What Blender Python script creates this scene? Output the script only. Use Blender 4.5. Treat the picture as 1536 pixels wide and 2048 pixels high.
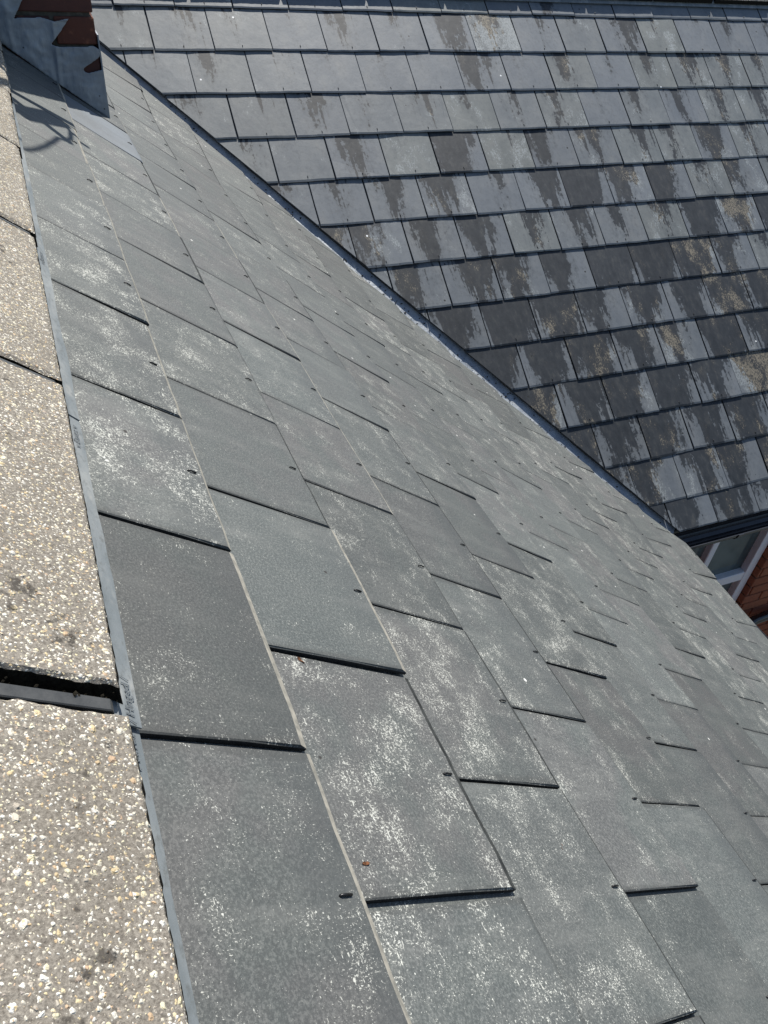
import bpy, bmesh, math, random
from mathutils import Vector, noise as mn
random.seed(7)
R = math.radians
scene = bpy.context.scene
for o in list(bpy.data.objects): bpy.data.objects.remove(o)

# ------------------------------------------------------------------ camera, sky, sun, exposure
cam_d = bpy.data.cameras.new('camera'); cam = bpy.data.objects.new('camera', cam_d)
scene.collection.objects.link(cam); scene.camera = cam
cam.location = (0.0633701, -0.3347645, 0.4556398)
cam.rotation_mode = 'XYZ'; cam.rotation_euler = (0.849625514, -0.0812987126, -0.391217533)
cam_d.sensor_fit = 'VERTICAL'; cam_d.sensor_height = 24.0; cam_d.lens = 1544.232 / 2048 * 24.0
cam_d.clip_start = 0.01; cam_d.clip_end = 3000
EL, AZ = R(54.5), R(29.0)                       # sun: azimuth from +Y towards +X
SUN = Vector((math.cos(EL)*math.sin(AZ), math.cos(EL)*math.cos(AZ), math.sin(EL)))
world = bpy.data.worlds.new('World'); scene.world = world; world.use_nodes = True
wn = world.node_tree.nodes; wl = world.node_tree.links
bg = wn['Background']; sky = wn.new('ShaderNodeTexSky'); sky.sky_type = 'NISHITA'; sky.sun_disc = False
sky.sun_elevation = EL; sky.sun_rotation = AZ; sky.altitude = 50; sky.air_density = 1.0; sky.dust_density = 0.6
wl.new(sky.outputs[0], bg.inputs[0]); bg.inputs[1].default_value = 0.085
sd = bpy.data.lights.new('sun', 'SUN'); sd.energy = 4.6; sd.angle = R(0.53); sd.color = (1.0, 0.95, 0.87)
so = bpy.data.objects.new('sun', sd); scene.collection.objects.link(so)
so.rotation_euler = SUN.to_track_quat('Z', 'Y').to_euler(); so.location = (4, 6, 8)
vs = scene.view_settings; vs.view_transform = 'Standard'; vs.look = 'None'; vs.gamma = 1; vs.exposure = 0.45; vs.use_curve_mapping = False

# ------------------------------------------------------------------ helpers
C = scene.collection
def link(o): C.objects.link(o); return o
def tag(o, label=None, cat=None, group=None, kind=None):
    if label: o['label'] = label
    if cat: o['category'] = cat
    if group: o['group'] = group
    if kind: o['kind'] = kind
    return o
def empty(name, loc, label, cat, group=None):
    kind = 'thing'
    o = bpy.data.objects.new(name, None); o.empty_display_size = .1; o.location = loc; link(o)
    return tag(o, label, cat, group, kind)
WP = {}
def put(name, me, mat, parent=None, at=(0, 0, 0), col=None):
    """link a mesh whose vertices are relative to the world point at"""
    o = bpy.data.objects.new(name, me); link(o)
    at = Vector(at); WP[o.name] = at
    if mat and not me.materials: me.materials.append(mat)
    if parent:
        o.parent = parent; o.location = at - (WP.get(parent.name) or parent.location)
    else: o.location = at
    if col: o.color = col
    return o
def mesh(name, vs_, fs, uv=None, smooth=False):
    me = bpy.data.meshes.new(name); me.from_pydata([tuple(v) for v in vs_], [], fs)
    if uv is not None:
        l = me.uv_layers.new(name='UVMap')
        for lp in me.loops: l.data[lp.index].uv = uv[lp.vertex_index]
    bm = bmesh.new(); bm.from_mesh(me); bmesh.ops.recalc_face_normals(bm, faces=bm.faces); bm.to_mesh(me); bm.free()
    if smooth:
        for f in me.polygons: f.use_smooth = True
    return me
class MB:
    def __init__(s): s.v = []; s.f = []
    def add(s, vs_, fs):
        k = len(s.v); s.v += [Vector(v) for v in vs_]; s.f += [tuple(i+k for i in f) for f in fs]; return s
    def box(s, a, b):
        (x0, y0, z0), (x1, y1, z1) = a, b
        return s.add([(x0,y0,z0),(x1,y0,z0),(x1,y1,z0),(x0,y1,z0),(x0,y0,z1),(x1,y0,z1),(x1,y1,z1),(x0,y1,z1)],
                     [(0,3,2,1),(4,5,6,7),(0,1,5,4),(1,2,6,5),(2,3,7,6),(3,0,4,7)])
    def prism(s, poly, d):
        """closed prism: list of points swept by vector d"""
        n = len(poly); d = Vector(d); p = [Vector(q) for q in poly]
        return s.add(p + [q + d for q in p], [tuple(range(n))[::-1], tuple(range(n, 2*n))] + [(i, (i+1) % n, n+(i+1) % n, n+i) for i in range(n)])
    def tube(s, pts, r, n=6, cap=True):
        pts = [Vector(p) for p in pts]; rings = []; up = None
        for i, p in enumerate(pts):
            d = (pts[min(i+1, len(pts)-1)] - pts[max(i-1, 0)]).normalized()
            if up is None: up = d.orthogonal().normalized()
            up = (up - d*up.dot(d)).normalized(); b = d.cross(up)
            rr = r[i] if isinstance(r, (list, tuple)) else r
            rings.append([p + rr*(math.cos(2*math.pi*k/n)*up + math.sin(2*math.pi*k/n)*b) for k in range(n)])
        vs_ = [v for q in rings for v in q]; fs = []
        for i in range(len(pts)-1):
            for k in range(n): fs.append((i*n+k, i*n+(k+1) % n, (i+1)*n+(k+1) % n, (i+1)*n+k))
        if cap: fs += [tuple(range(n))[::-1], tuple(range((len(pts)-1)*n, len(pts)*n))]
        return s.add(vs_, fs)
    def build(s, name, mat, parent=None, at=None, smooth=False, bevel=0, col=None):
        if at is None: at = sum(s.v, Vector())/len(s.v)
        at = Vector(at)
        me = bpy.data.meshes.new(name); me.from_pydata([tuple(v-at) for v in s.v], [], s.f)
        bm = bmesh.new(); bm.from_mesh(me); bmesh.ops.recalc_face_normals(bm, faces=bm.faces)
        if bevel: bmesh.ops.bevel(bm, geom=list(bm.edges), offset=bevel, segments=1, affect='EDGES', clamp_overlap=True)
        bm.to_mesh(me); bm.free()
        if smooth:
            for f in me.polygons: f.use_smooth = True
        return put(name, me, mat, parent, at, col)

# ------------------------------------------------------------------ materials
class NT:
    def __init__(s, name, rough=.6, spec=.5, metal=0):
        s.m = bpy.data.materials.new(name); s.m.use_nodes = True; s.t = s.m.node_tree
        s.b = s.t.nodes['Principled BSDF']; s.b.inputs['Roughness'].default_value = rough
        s.b.inputs['Specular IOR Level'].default_value = spec; s.b.inputs['Metallic'].default_value = metal
    def n(s, ty, **kw):
        nd = s.t.nodes.new(ty)
        for k, v in kw.items(): setattr(nd, k, v)
        return nd
    def set(s, sock, v):
        if hasattr(v, 'links') or hasattr(v, 'is_linked'): s.t.links.new(v, sock)
        elif isinstance(v, (tuple, list)) and len(v) == 3 and sock.type == 'RGBA': sock.default_value = (*v, 1)
        else: sock.default_value = v
    def math(s, op, a, b=None, c=None, clamp=False):
        nd = s.n('ShaderNodeMath', operation=op, use_clamp=clamp); s.set(nd.inputs[0], a)
        if b is not None: s.set(nd.inputs[1], b)
        if c is not None: s.set(nd.inputs[2], c)
        return nd.outputs[0]
    def vmath(s, op, a, b=None):
        nd = s.n('ShaderNodeVectorMath', operation=op); s.set(nd.inputs[0], a)
        if b is not None: s.set(nd.inputs[1], b)
        return nd.outputs[0]
    def noise(s, vec, scale, detail=4, rough=.55, dist=0, ntype='FBM'):
        nd = s.n('ShaderNodeTexNoise', noise_dimensions='3D'); s.set(nd.inputs['Vector'], vec)
        nd.inputs['Scale'].default_value = scale; nd.inputs['Detail'].default_value = detail
        nd.inputs['Roughness'].default_value = rough; nd.inputs['Distortion'].default_value = dist
        return nd.outputs['Fac']
    def vor(s, vec, scale, feature='F1', rand=1.0):
        nd = s.n('ShaderNodeTexVoronoi', feature=feature); s.set(nd.inputs['Vector'], vec)
        nd.inputs['Scale'].default_value = scale; nd.inputs['Randomness'].default_value = rand
        return nd
    def step(s, x, a, b, lo=0., hi=1.):
        nd = s.n('ShaderNodeMapRange', interpolation_type='SMOOTHSTEP', clamp=True)
        s.set(nd.inputs[0], x); s.set(nd.inputs[1], a); s.set(nd.inputs[2], b); s.set(nd.inputs[3], lo); s.set(nd.inputs[4], hi)
        return nd.outputs[0]
    def mix(s, f, a, b, blend='MIX'):
        nd = s.n('ShaderNodeMix', data_type='RGBA', blend_type=blend); s.set(nd.inputs['Factor'], f)
        s.set(nd.inputs['A'], a); s.set(nd.inputs['B'], b); return nd.outputs['Result']
    def ramp(s, f, stops, interp='LINEAR'):
        nd = s.n('ShaderNodeValToRGB'); cr = nd.color_ramp; cr.interpolation = interp
        while len(cr.elements) < len(stops): cr.elements.new(.5)
        for e, (p, c) in zip(cr.elements, stops): e.position = p; e.color = (*c, 1)
        s.set(nd.inputs[0], f); return nd.outputs[0]
    def scale(s, v, k):
        nd = s.n('ShaderNodeMapping'); s.set(nd.inputs[0], v); nd.inputs['Scale'].default_value = k; return nd.outputs[0]
    def bump(s, h, strength=.3, dist=.001, nrm=None):
        nd = s.n('ShaderNodeBump'); nd.inputs['Strength'].default_value = strength; nd.inputs['Distance'].default_value = dist
        s.set(nd.inputs['Height'], h)
        if nrm is not None: s.set(nd.inputs['Normal'], nrm)
        return nd.outputs[0]
    def out(s, col=None, rough=None, nrm=None):
        if col is not None: s.set(s.b.inputs['Base Color'], col)
        if rough is not None: s.set(s.b.inputs['Roughness'], rough)
        if nrm is not None: s.t.links.new(nrm, s.b.inputs['Normal'])
        return s.m
    def obinfo(s, al=False):
        oi = s.n('ShaderNodeObjectInfo'); sp = s.n('ShaderNodeSeparateColor'); s.t.links.new(oi.outputs['Color'], sp.inputs[0])
        r = (oi.outputs['Random'], sp.outputs[0], sp.outputs[1], sp.outputs[2])
        return r + (oi.outputs['Alpha'],) if al else r

def slate_near():
    t = NT('slate_weathered_near', .7, .72)
    rnd, tone, lich, pink, alpha = t.obinfo(True)
    uv = t.n('ShaderNodeUVMap').outputs[0]
    off = t.n('ShaderNodeCombineXYZ'); t.set(off.inputs[2], t.math('MULTIPLY', rnd, 37.0)); t.set(off.inputs[0], t.math('MULTIPLY', rnd, 11.0))
    p = t.vmath('ADD', uv, off.outputs[0])
    sx = t.n('ShaderNodeSeparateXYZ'); t.set(sx.inputs[0], uv)
    tail = t.math('SUBTRACT', .2118, sx.outputs[1]); side = t.math('SUBTRACT', .125, t.math('ABSOLUTE', sx.outputs[0]))
    big = t.noise(p, 8.0, 3, .6)
    base = t.ramp(big, [(.3, (.054, .066, .065)), (.5, (.070, .083, .081)), (.72, (.094, .104, .099))])
    base = t.mix(t.math('MULTIPLY', t.step(big, .60, .42), t.math('MULTIPLY', pink, .6)), base, (.116, .108, .108))
    fine = t.noise(p, 400, 3, .75); base = t.mix(t.step(fine, .38, .66, .0, .62), base, (.038, .043, .043))
    base = t.mix(t.step(fine, .52, .36, .0, .40), base, (.185, .19, .18))
    streak = t.noise(t.scale(p, (34, 6, 1)), 1.0, 3, .65); base = t.mix(t.step(streak, .46, .74, 0, .36), base, (.15, .155, .147))
    # damp darker band above the tail, grime along the edges
    base = t.mix(t.math('MULTIPLY', t.step(t.math('ADD', tail, t.math('MULTIPLY', big, -.06)), .045, -.01, 0, .55), t.step(rnd, .2, .9)), base, (.048, .055, .057))
    edge = t.math('ADD', t.math('MINIMUM', tail, side), t.math('MULTIPLY', t.math('SUBTRACT', streak, .5), .022))
    base = t.mix(t.step(edge, .009, .001, 0, .6), base, (.045, .048, .046))
    # lichen: pale flecks gathered in patches
    patch = t.noise(p, 19, 4, .72)
    pm = t.step(t.math('ADD', patch, t.math('MULTIPLY', t.math('SUBTRACT', lich, .5), .5)), .34, .76)
    fl = t.noise(t.scale(p, (1, .55, 1)), 640, 2, .85)
    fl2 = t.noise(t.scale(p, (.5, 1, 1)), 350, 2, .9)
    f1 = t.step(t.math('ADD', fl, t.math('MULTIPLY', pm, .175)), .665, .80)
    f2 = t.step(t.math('ADD', fl2, t.math('MULTIPLY', pm, .165)), .70, .80)
    lm = t.math('MAXIMUM', f1, f2)
    sky_tint = t.math('SUBTRACT', 1.0, alpha); lm = t.math('MULTIPLY', lm, t.math('SUBTRACT', 1.0, t.math('MULTIPLY', sky_tint, .8)))
    col = t.mix(t.math('MULTIPLY', pm, .08), base, (.27, .265, .235))
    col = t.mix(t.math('MULTIPLY', lm, .92), col, t.ramp(fine, [(.3, (.40, .40, .36)), (.55, (.60, .61, .55)), (.7, (.72, .73, .70))]))
    col = t.mix(t.math('MULTIPLY', sky_tint, t.step(big, .3, .7, .35, .62)), col, (.195, .225, .262))  # sky reflection painted as blue-grey colour on chosen slates
    v = t.vor(p, 15); vs_ = t.n('ShaderNodeSeparateColor'); t.set(vs_.inputs[0], v.outputs['Color'])
    col = t.mix(t.math('MULTIPLY', t.step(v.outputs['Distance'], .055, .035), t.math('GREATER_THAN', vs_.outputs[0], .72)), col, (.74, .74, .70))
    col = t.mix(t.math('MULTIPLY', t.step(v.outputs['Distance'], .05, .03), t.math('LESS_THAN', vs_.outputs[0], .35)), col, (.02, .018, .015))
    ton = t.math('ADD', .55, t.math('MULTIPLY', tone, .9)); cm = t.n('ShaderNodeCombineColor')
    for i in range(3): t.set(cm.inputs[i], ton)
    col = t.mix(1.0, col, cm.outputs[0], 'MULTIPLY')
    rough = t.math('ADD', .70, t.math('MULTIPLY', pm, .10))
    h = t.math('ADD', t.math('MULTIPLY', t.noise(p, 250, 3, .75), .55), t.math('MULTIPLY', t.noise(t.scale(p, (1, .6, 1)), 24, 3, .55), 1.9))
    return t.out(col, rough, t.bump(h, .42, .0018))

def slate_far():
    t = NT('slate_stained_far', .55, .26)
    rnd, tone, lich, stain = t.obinfo()
    uv = t.n('ShaderNodeUVMap').outputs[0]
    sx = t.n('ShaderNodeSeparateXYZ'); t.set(sx.inputs[0], uv); u, v = sx.outputs[0], sx.outputs[1]
    off = t.n('ShaderNodeCombineXYZ'); t.set(off.inputs[2], t.math('MULTIPLY', rnd, 53.0)); t.set(off.inputs[0], t.math('MULTIPLY', rnd, 17.0))
    p = t.vmath('ADD', uv, off.outputs[0])
    big = t.noise(t.scale(p, (1, .6, 1)), 9, 3, .6)
    clean = t.ramp(big, [(.3, (.132, .150, .170)), (.55, (.160, .177, .193)), (.75, (.187, .198, .204))])
    grn = t.math('MULTIPLY', t.step(lich, .3, .5), t.step(stain, .5, .2)); clean = t.mix(t.math('MULTIPLY', grn, .75), clean, t.ramp(big, [(.3, (.13, .145, .138)), (.7, (.20, .212, .198))]))
    mot = t.noise(t.scale(p, (1, .7, 1)), 62, 4, .7)
    clean = t.mix(t.step(mot, .45, .72, 0, .42), clean, (.095, .107, .118))
    # run-off stain: tongues hanging down from the joint above (mid width)
    tong = t.noise(t.scale(p, (19, 4.2, 1)), 1.0, 3, .55)
    cen = t.math('MULTIPLY', t.math('ABSOLUTE', t.math('ADD', u, t.math('MULTIPLY', t.math('SUBTRACT', rnd, .35), .11))), 3.4)
    nar = t.noise(t.scale(p, (58, 3.4, 1)), 1.0, 2, .5); tong = t.math('MAXIMUM', tong, t.math('MULTIPLY', t.math('SUBTRACT', nar, t.math('MULTIPLY', rnd, .16)), 1.0))
    lev = t.math('SUBTRACT', t.math('ADD', tong, t.math('MULTIPLY', t.math('SUBTRACT', mot, .5), .55)), t.math('ADD', t.math('MULTIPLY', v, 1.15), cen))
    lev = t.math('ADD', lev, t.math('MULTIPLY', stain, .62))
    sm = t.step(lev, .485, t.math('ADD', .52, t.math('MULTIPLY', rnd, .05)))
    dark = t.ramp(t.noise(t.scale(p, (1, .45, 1)), 34, 4, .7), [(.32, (.017, .021, .026)), (.55, (.031, .036, .042)), (.75, (.068, .070, .068))])
    col = t.mix(t.step(lev, .28, .58, 0, .42), clean, (.070, .080, .088))
    col = t.mix(t.math('MULTIPLY', sm, .92), col, dark)
    # tan and grey lichen, dragged down the slope
    pm = t.step(t.math('ADD', t.noise(t.scale(p, (1.1, .6, 1)), 12, 3, .6), t.math('MULTIPLY', t.math('SUBTRACT', lich, .5), .55)), .42, .74)
    fl = t.noise(t.scale(p, (1, .5, 1)), 190, 3, .8)
    lm = t.step(t.math('ADD', fl, t.math('MULTIPLY', pm, .25)), .68, .78)
    lc = t.mix(sm, (.34, .37, .375), (.30, .265, .20))
    col = t.mix(t.math('MULTIPLY', pm, .25), col, t.mix(sm, (.24, .255, .25), (.095, .085, .07)))
    col = t.mix(t.math('MULTIPLY', lm, .72), col, lc)
    w = t.vor(p, 11.0); ws = t.n('ShaderNodeSeparateColor'); t.set(ws.inputs[0], w.outputs['Color'])
    col = t.mix(t.math('MULTIPLY', t.step(w.outputs['Distance'], .06, .04), t.math('GREATER_THAN', ws.outputs[0], .82)), col, (.85, .86, .85))
    col = t.mix(t.math('MULTIPLY', t.step(w.outputs['Distance'], .06, .04), t.math('LESS_THAN', ws.outputs[0], .35)), col, (.025, .025, .025))
    ton = t.math('ADD', .55, t.math('MULTIPLY', tone, .9)); cm = t.n('ShaderNodeCombineColor')
    for i in range(3): t.set(cm.inputs[i], ton)
    col = t.mix(1.0, col, cm.outputs[0], 'MULTIPLY')
    h = t.math('ADD', t.math('MULTIPLY', t.noise(p, 240, 3, .75), .5), t.math('MULTIPLY', t.noise(p, 20, 3, .55), 2.2))
    return t.out(col, None, t.bump(h, .32, .0013))

def concrete_tile():
    t = NT('exposed_aggregate_concrete', .85, .3)
    pos = t.n('ShaderNodeNewGeometry').outputs['Position']
    nz = t.n('ShaderNodeTexNoise'); t.set(nz.inputs['Vector'], pos); nz.inputs['Scale'].default_value = 230; nz.inputs['Detail'].default_value = 2
    dv = t.n('ShaderNodeVectorMath', operation='MULTIPLY_ADD'); t.set(dv.inputs[0], nz.outputs['Color']); dv.inputs[1].default_value = (.004,)*3; t.set(dv.inputs[2], pos)
    q = dv.outputs[0]
    gr = t.noise(pos, 420, 3, .75)
    base = t.ramp(gr, [(.3, (.11, .096, .080)), (.5, (.215, .195, .165)), (.72, (.36, .33, .28))])
    hsum = t.math('MULTIPLY', gr, .35)
    for sc, keep, rmax in ((140, .55, .42), (240, .28, .47), (440, .15, .52)):
        v = t.vor(q, sc); sp = t.n('ShaderNodeSeparateColor'); t.set(sp.inputs[0], v.outputs['Color'])
        r = t.math('MULTIPLY', t.math('ADD', .35, t.math('MULTIPLY', sp.outputs[1], .65)), rmax)
        on = t.math('GREATER_THAN', sp.outputs[0], keep)
        d = t.math('SUBTRACT', r, v.outputs['Distance'])
        m = t.math('MULTIPLY', t.step(d, 0, .07), on)
        c = t.ramp(sp.outputs[2], [(0, (.36, .32, .27)), (.2, (.66, .61, .50)), (.45, (.80, .78, .72)), (.66, (.74, .68, .48)), (.82, (.62, .50, .30)), (.94, (.56, .40, .26)), (1, (.36, .33, .30))])
        base = t.mix(m, base, c)
        hsum = t.math('ADD', hsum, t.math('MULTIPLY', t.math('MULTIPLY', t.step(d, 0, .3), on), 110./sc))
    blot = t.noise(pos, 17, 5, .65)
    fineb = t.noise(pos, 120, 3, .6)
    bm_ = t.step(t.math('ADD', blot, t.math('MULTIPLY', t.math('SUBTRACT', fineb, .5), .35)), .635, .70)
    base = t.mix(t.math('MULTIPLY', bm_, .85), base, (.045, .040, .035))
    base = t.mix(t.step(t.noise(pos, 6, 3), .45, .7, 0, .28), base, (.12, .105, .085))
    return t.out(base, None, t.bump(hsum, .9, .0024))

def simple(name, c1, c2, scale=20, rough=.6, spec=.5, metal=0, bump=.15, bd=.001, rvar=.1):
    t = NT(name, rough, spec, metal)
    pos = t.n('ShaderNodeNewGeometry').outputs['Position']
    f = t.noise(pos, scale, 5, .6)
    r = t.math('ADD', rough - rvar/2, t.math('MULTIPLY', t.noise(pos, scale*.7, 3), rvar))
    return t.out(t.mix(t.step(f, .3, .7), c1, c2), r, t.bump(t.noise(pos, scale*6, 4), bump, bd))
def lead_mat():
    t = NT('weathered_lead', .42, .5, .15)
    pos = t.n('ShaderNodeNewGeometry').outputs['Position']
    c = t.ramp(t.noise(pos, 13, 5, .65), [(.25, (.17, .195, .225)), (.5, (.27, .30, .335)), (.75, (.40, .425, .445))])
    pt = t.step(t.noise(t.scale(pos, (1, 1, .3)), 34, 4, .6), .62, .72, 0, .5); c = t.mix(pt, c, (.42, .42, .40))
    ds = t.vor(pos, 44); c = t.mix(t.math('MULTIPLY', t.step(ds.outputs['Distance'], .12, .06), t.step(t.noise(pos, 9, 2), .5, .6)), c, (.04, .045, .05))
    return t.out(c, t.math('ADD', .36, t.math('MULTIPLY', t.noise(pos, 30, 3), .25)), t.bump(t.math('ADD', t.noise(pos, 13, 3, .6), t.math('MULTIPLY', t.noise(t.scale(pos, (1, 1, .25)), 40, 3), .35)), .7, .012))
def strip_mat():
    t = NT('grey_ridge_strip', .5, .5)
    pos = t.n('ShaderNodeNewGeometry').outputs['Position']
    c = t.ramp(t.noise(t.scale(pos, (1, .35, 1)), 26, 5, .6), [(.3, (.115, .135, .145)), (.5, (.17, .19, .20)), (.7, (.26, .275, .275))])
    c = t.mix(t.step(t.noise(t.scale(pos, (1, .4, 1)), 50, 3), .58, .75, 0, .45), c, (.36, .355, .33))
    c = t.mix(t.step(t.noise(t.scale(pos, (1, .6, 1)), 150, 4, .7), .5, .72, 0, .55), c, (.085, .09, .085))
    return t.out(c, None, t.bump(t.noise(pos, 50, 4), .4, .002))
def brick_mat(name, stops):
    t = NT(name, .85, .25)
    rnd, a, b_, c_ = t.obinfo()
    pos = t.n('ShaderNodeNewGeometry').outputs['Position']
    base = t.ramp(rnd, stops)
    col = t.mix(t.step(t.noise(pos, 60, 5, .65), .35, .75, 0, .6), base, t.mix(.5, base, (.05, .03, .03)))
    col = t.mix(t.step(t.noise(pos, 26, 4, .6), .58, .72, 0, .45), col, (.34, .14, .08))
    return t.out(col, None, t.bump(t.noise(pos, 240, 5, .7), .6, .0015))
def glass_mat():
    t = NT('window_glass', .05, .3); t.b.inputs['Transmission Weight'].default_value = .0
    pos = t.n('ShaderNodeNewGeometry').outputs['Position']
    c = t.mix(t.step(t.noise(pos, 3.2, 3), .4, .65), (.05, .075, .08), (.13, .17, .17))
    return t.out(c, None, t.bump(t.noise(pos, 2.2, 2), .04, .01))

M_NEAR, M_FAR, M_TILE = slate_near(), slate_far(), concrete_tile()
M_LEAD, M_STRIP = lead_mat(), strip_mat()
M_DECK = simple('roofing_underlay', (.012, .012, .013), (.03, .03, .032), 20, .9)
M_HOOK = simple('blackened_copper_rivet', (.02, .02, .022), (.05, .05, .05), 200, .35, .6, .7)
M_UNION = simple('black_plastic_union', (.035, .037, .038), (.06, .062, .062), 60, .45)
M_GUTTER = simple('black_gutter_plastic', (.008, .009, .011), (.02, .021, .024), 14, .22, .6, 0, .05, .002)
M_WHITE = simple('white_window_plastic', (.82, .84, .87), (.86, .87, .89), 12, .35, .5, 0, .05)
M_GLASS = glass_mat()
M_BRICK_DARK = brick_mat('chimney_brick', [(0, (.11, .045, .034)), (.35, (.045, .028, .03)), (.7, (.13, .05, .034)), (1, (.07, .038, .038))])
M_BRICK = brick_mat('orange_brick', [(0, (.30, .105, .055)), (.5, (.36, .135, .07)), (1, (.26, .085, .05))])
M_MORTAR_D = simple('sooty_mortar', (.07, .065, .055), (.13, .12, .10), 60, .9, .2)
M_MORTAR = simple('grey_mortar', (.20, .17, .14), (.28, .24, .20), 60, .9, .2)
M_INK = simple('faded_blue_ink', (.085, .10, .115), (.17, .19, .20), 300, .6)
M_POT = simple('terracotta', (.24, .09, .05), (.33, .14, .08), 20, .8)
M_STEEL = simple('dull_galvanised_steel', (.25, .26, .27), (.4, .41, .42), 40, .4, .5, .9)
M_CABLE = simple('black_cable', (.012, .012, .012), (.02, .02, .02), 40, .45)
M_GROUND = simple('damp_paving', (.05, .06, .06), (.11, .125, .125), 3, .9, .2)
M_MOSS_SHADE = simple('dark_moss_and_rim_shade', (.010, .009, .007), (.028, .025, .018), 300, .95, .1, 0, .8, .002)  # moss crumbs; also paints the shade on the ridge tile rims
M_TAN = simple('dry_leaf', (.07, .035, .02), (.20, .09, .045), 300, .9, .1)

M_EDGE = simple('shaded_dirty_slate_edge', (.014, .015, .016), (.035, .036, .036), 150, .8, .3)  # joint shade painted in along with dirt, for slate sides and undersides
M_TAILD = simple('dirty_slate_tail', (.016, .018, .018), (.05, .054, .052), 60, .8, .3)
M_WORN = simple('sandy_worn_slate_edge', (.20, .195, .17), (.36, .34, .29), 90, .85, .3)
# ------------------------------------------------------------------ roof geometry (fitted to the photograph)
AL, BE, G, W, T = 0.647119629, 0.652887263, 0.211793376, 0.254, 0.0062
D1 = Vector((math.cos(AL), 0, -math.sin(AL))); N1 = Vector((math.sin(AL), 0, math.cos(AL)))
D2 = Vector((0, -math.cos(BE), -math.sin(BE))); N2 = Vector((0, -math.sin(BE), math.cos(BE)))
O2 = Vector((0.640510734, 3.41524910, -0.298144513))
SC = [-.02, .2328, .4363, .6371, .8420, 1.0588, 1.255, 1.4662, 1.6986, 1.9096, 2.1296, 2.3318, 2.5391, 2.7558, 2.9683]
DY = {(1,0):.0071,(1,-1):.0104,(1,-2):.0135,(1,-3):.0183,(2,.5):.001,(2,-.5):.0037,(2,-1.5):.0067,(2,-2.5):.0081,(2,-3.5):.0096,(2,-4.5):.0108,(3,-2):.0028,(3,-1):.0016,(3,0):-.0011,(3,-4):.0012,(4,-2.5):.0006,(4,-1.5):.003,(4,-.5):-.0006,(4,.5):-.0029,(4,-3.5):.0052,(4,-4.5):.003,(5,-3):.0044,(5,-2):.0034,(5,-1):-.0013,(5,0):-.0024,(6,-2.5):.0019,(6,-1.5):.0005,(6,-.5):-.0024,(7,-1):.001,(7,0):-.0022,(7,-2):-.0044,(8,-1.5):.0008,(8,-.5):.0004,(9,-2):-.006,(9,-1):-.0056,(10,-2.5):-.0055,(11,-3):-.0084,(12,-3.5):-.0106,(13,-4):-.0134,(14,-4.5):-.0078,(14,-3.5):-.0135,(13,-3):-.0127,(12,-2.5):-.0134,(11,-2):-.0078,(10,-1.5):.0029}
# joints the photograph shows thin (mm) or wide
GAPS = {(1,0):6.5,(1,-1):6,(1,-2):4,(1,-3):1.2,(2,.5):9,(2,-.5):6.5,(2,-1.5):5.5,(2,-2.5):3.5,(2,-3.5):4.5,(2,-4.5):2.5,(3,-2):4,(3,-1):5,(3,0):4.5,(3,-3):.8,(3,-4):6,(4,.5):7,(4,-.5):4.5,(4,-1.5):4,(4,-2.5):3,(4,-3.5):3,(4,-4.5):5,(5,-1):6,(5,0):3,(5,-2):3,(5,-3):4,(6,-2.5):5,(6,-1.5):5,(6,-.5):5}
S_AP = -.118; XA, ZA = S_AP*D1.x, S_AP*D1.z       # near ridge apex
TANR = math.tan(AL)/math.tan(BE); YV = O2.y - O2.z/math.tan(BE)
def yval(x): return YV - TANR*x                    # plan line of the valley
VN = Vector((1, 1/TANR)).normalized()              # plan normal of the valley towards the far roof
def vdist(x, y): return (x - 0)*VN.x*1.0 + (y - YV)*VN.y
def sm01(x): x = max(0, min(1, x)); return x*x*(3-2*x)
def HN(s, y):
    c = s/G; cc = max(1, min(14, c))
    h = -0.00042481*(cc-1)*(14-cc) - 8.0278e-5*(cc-1)*(14-cc)*(cc-7)
    d = -vdist(s*D1.x, y)
    return h + .034*sm01(1 - d/.55)
def near_pt(y, s, h): return s*D1 + Vector((0, y, 0)) + h*N1
def far_pt(u, s, h): return O2 + Vector((u, 0, 0)) + s*D2 + h*N2

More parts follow.
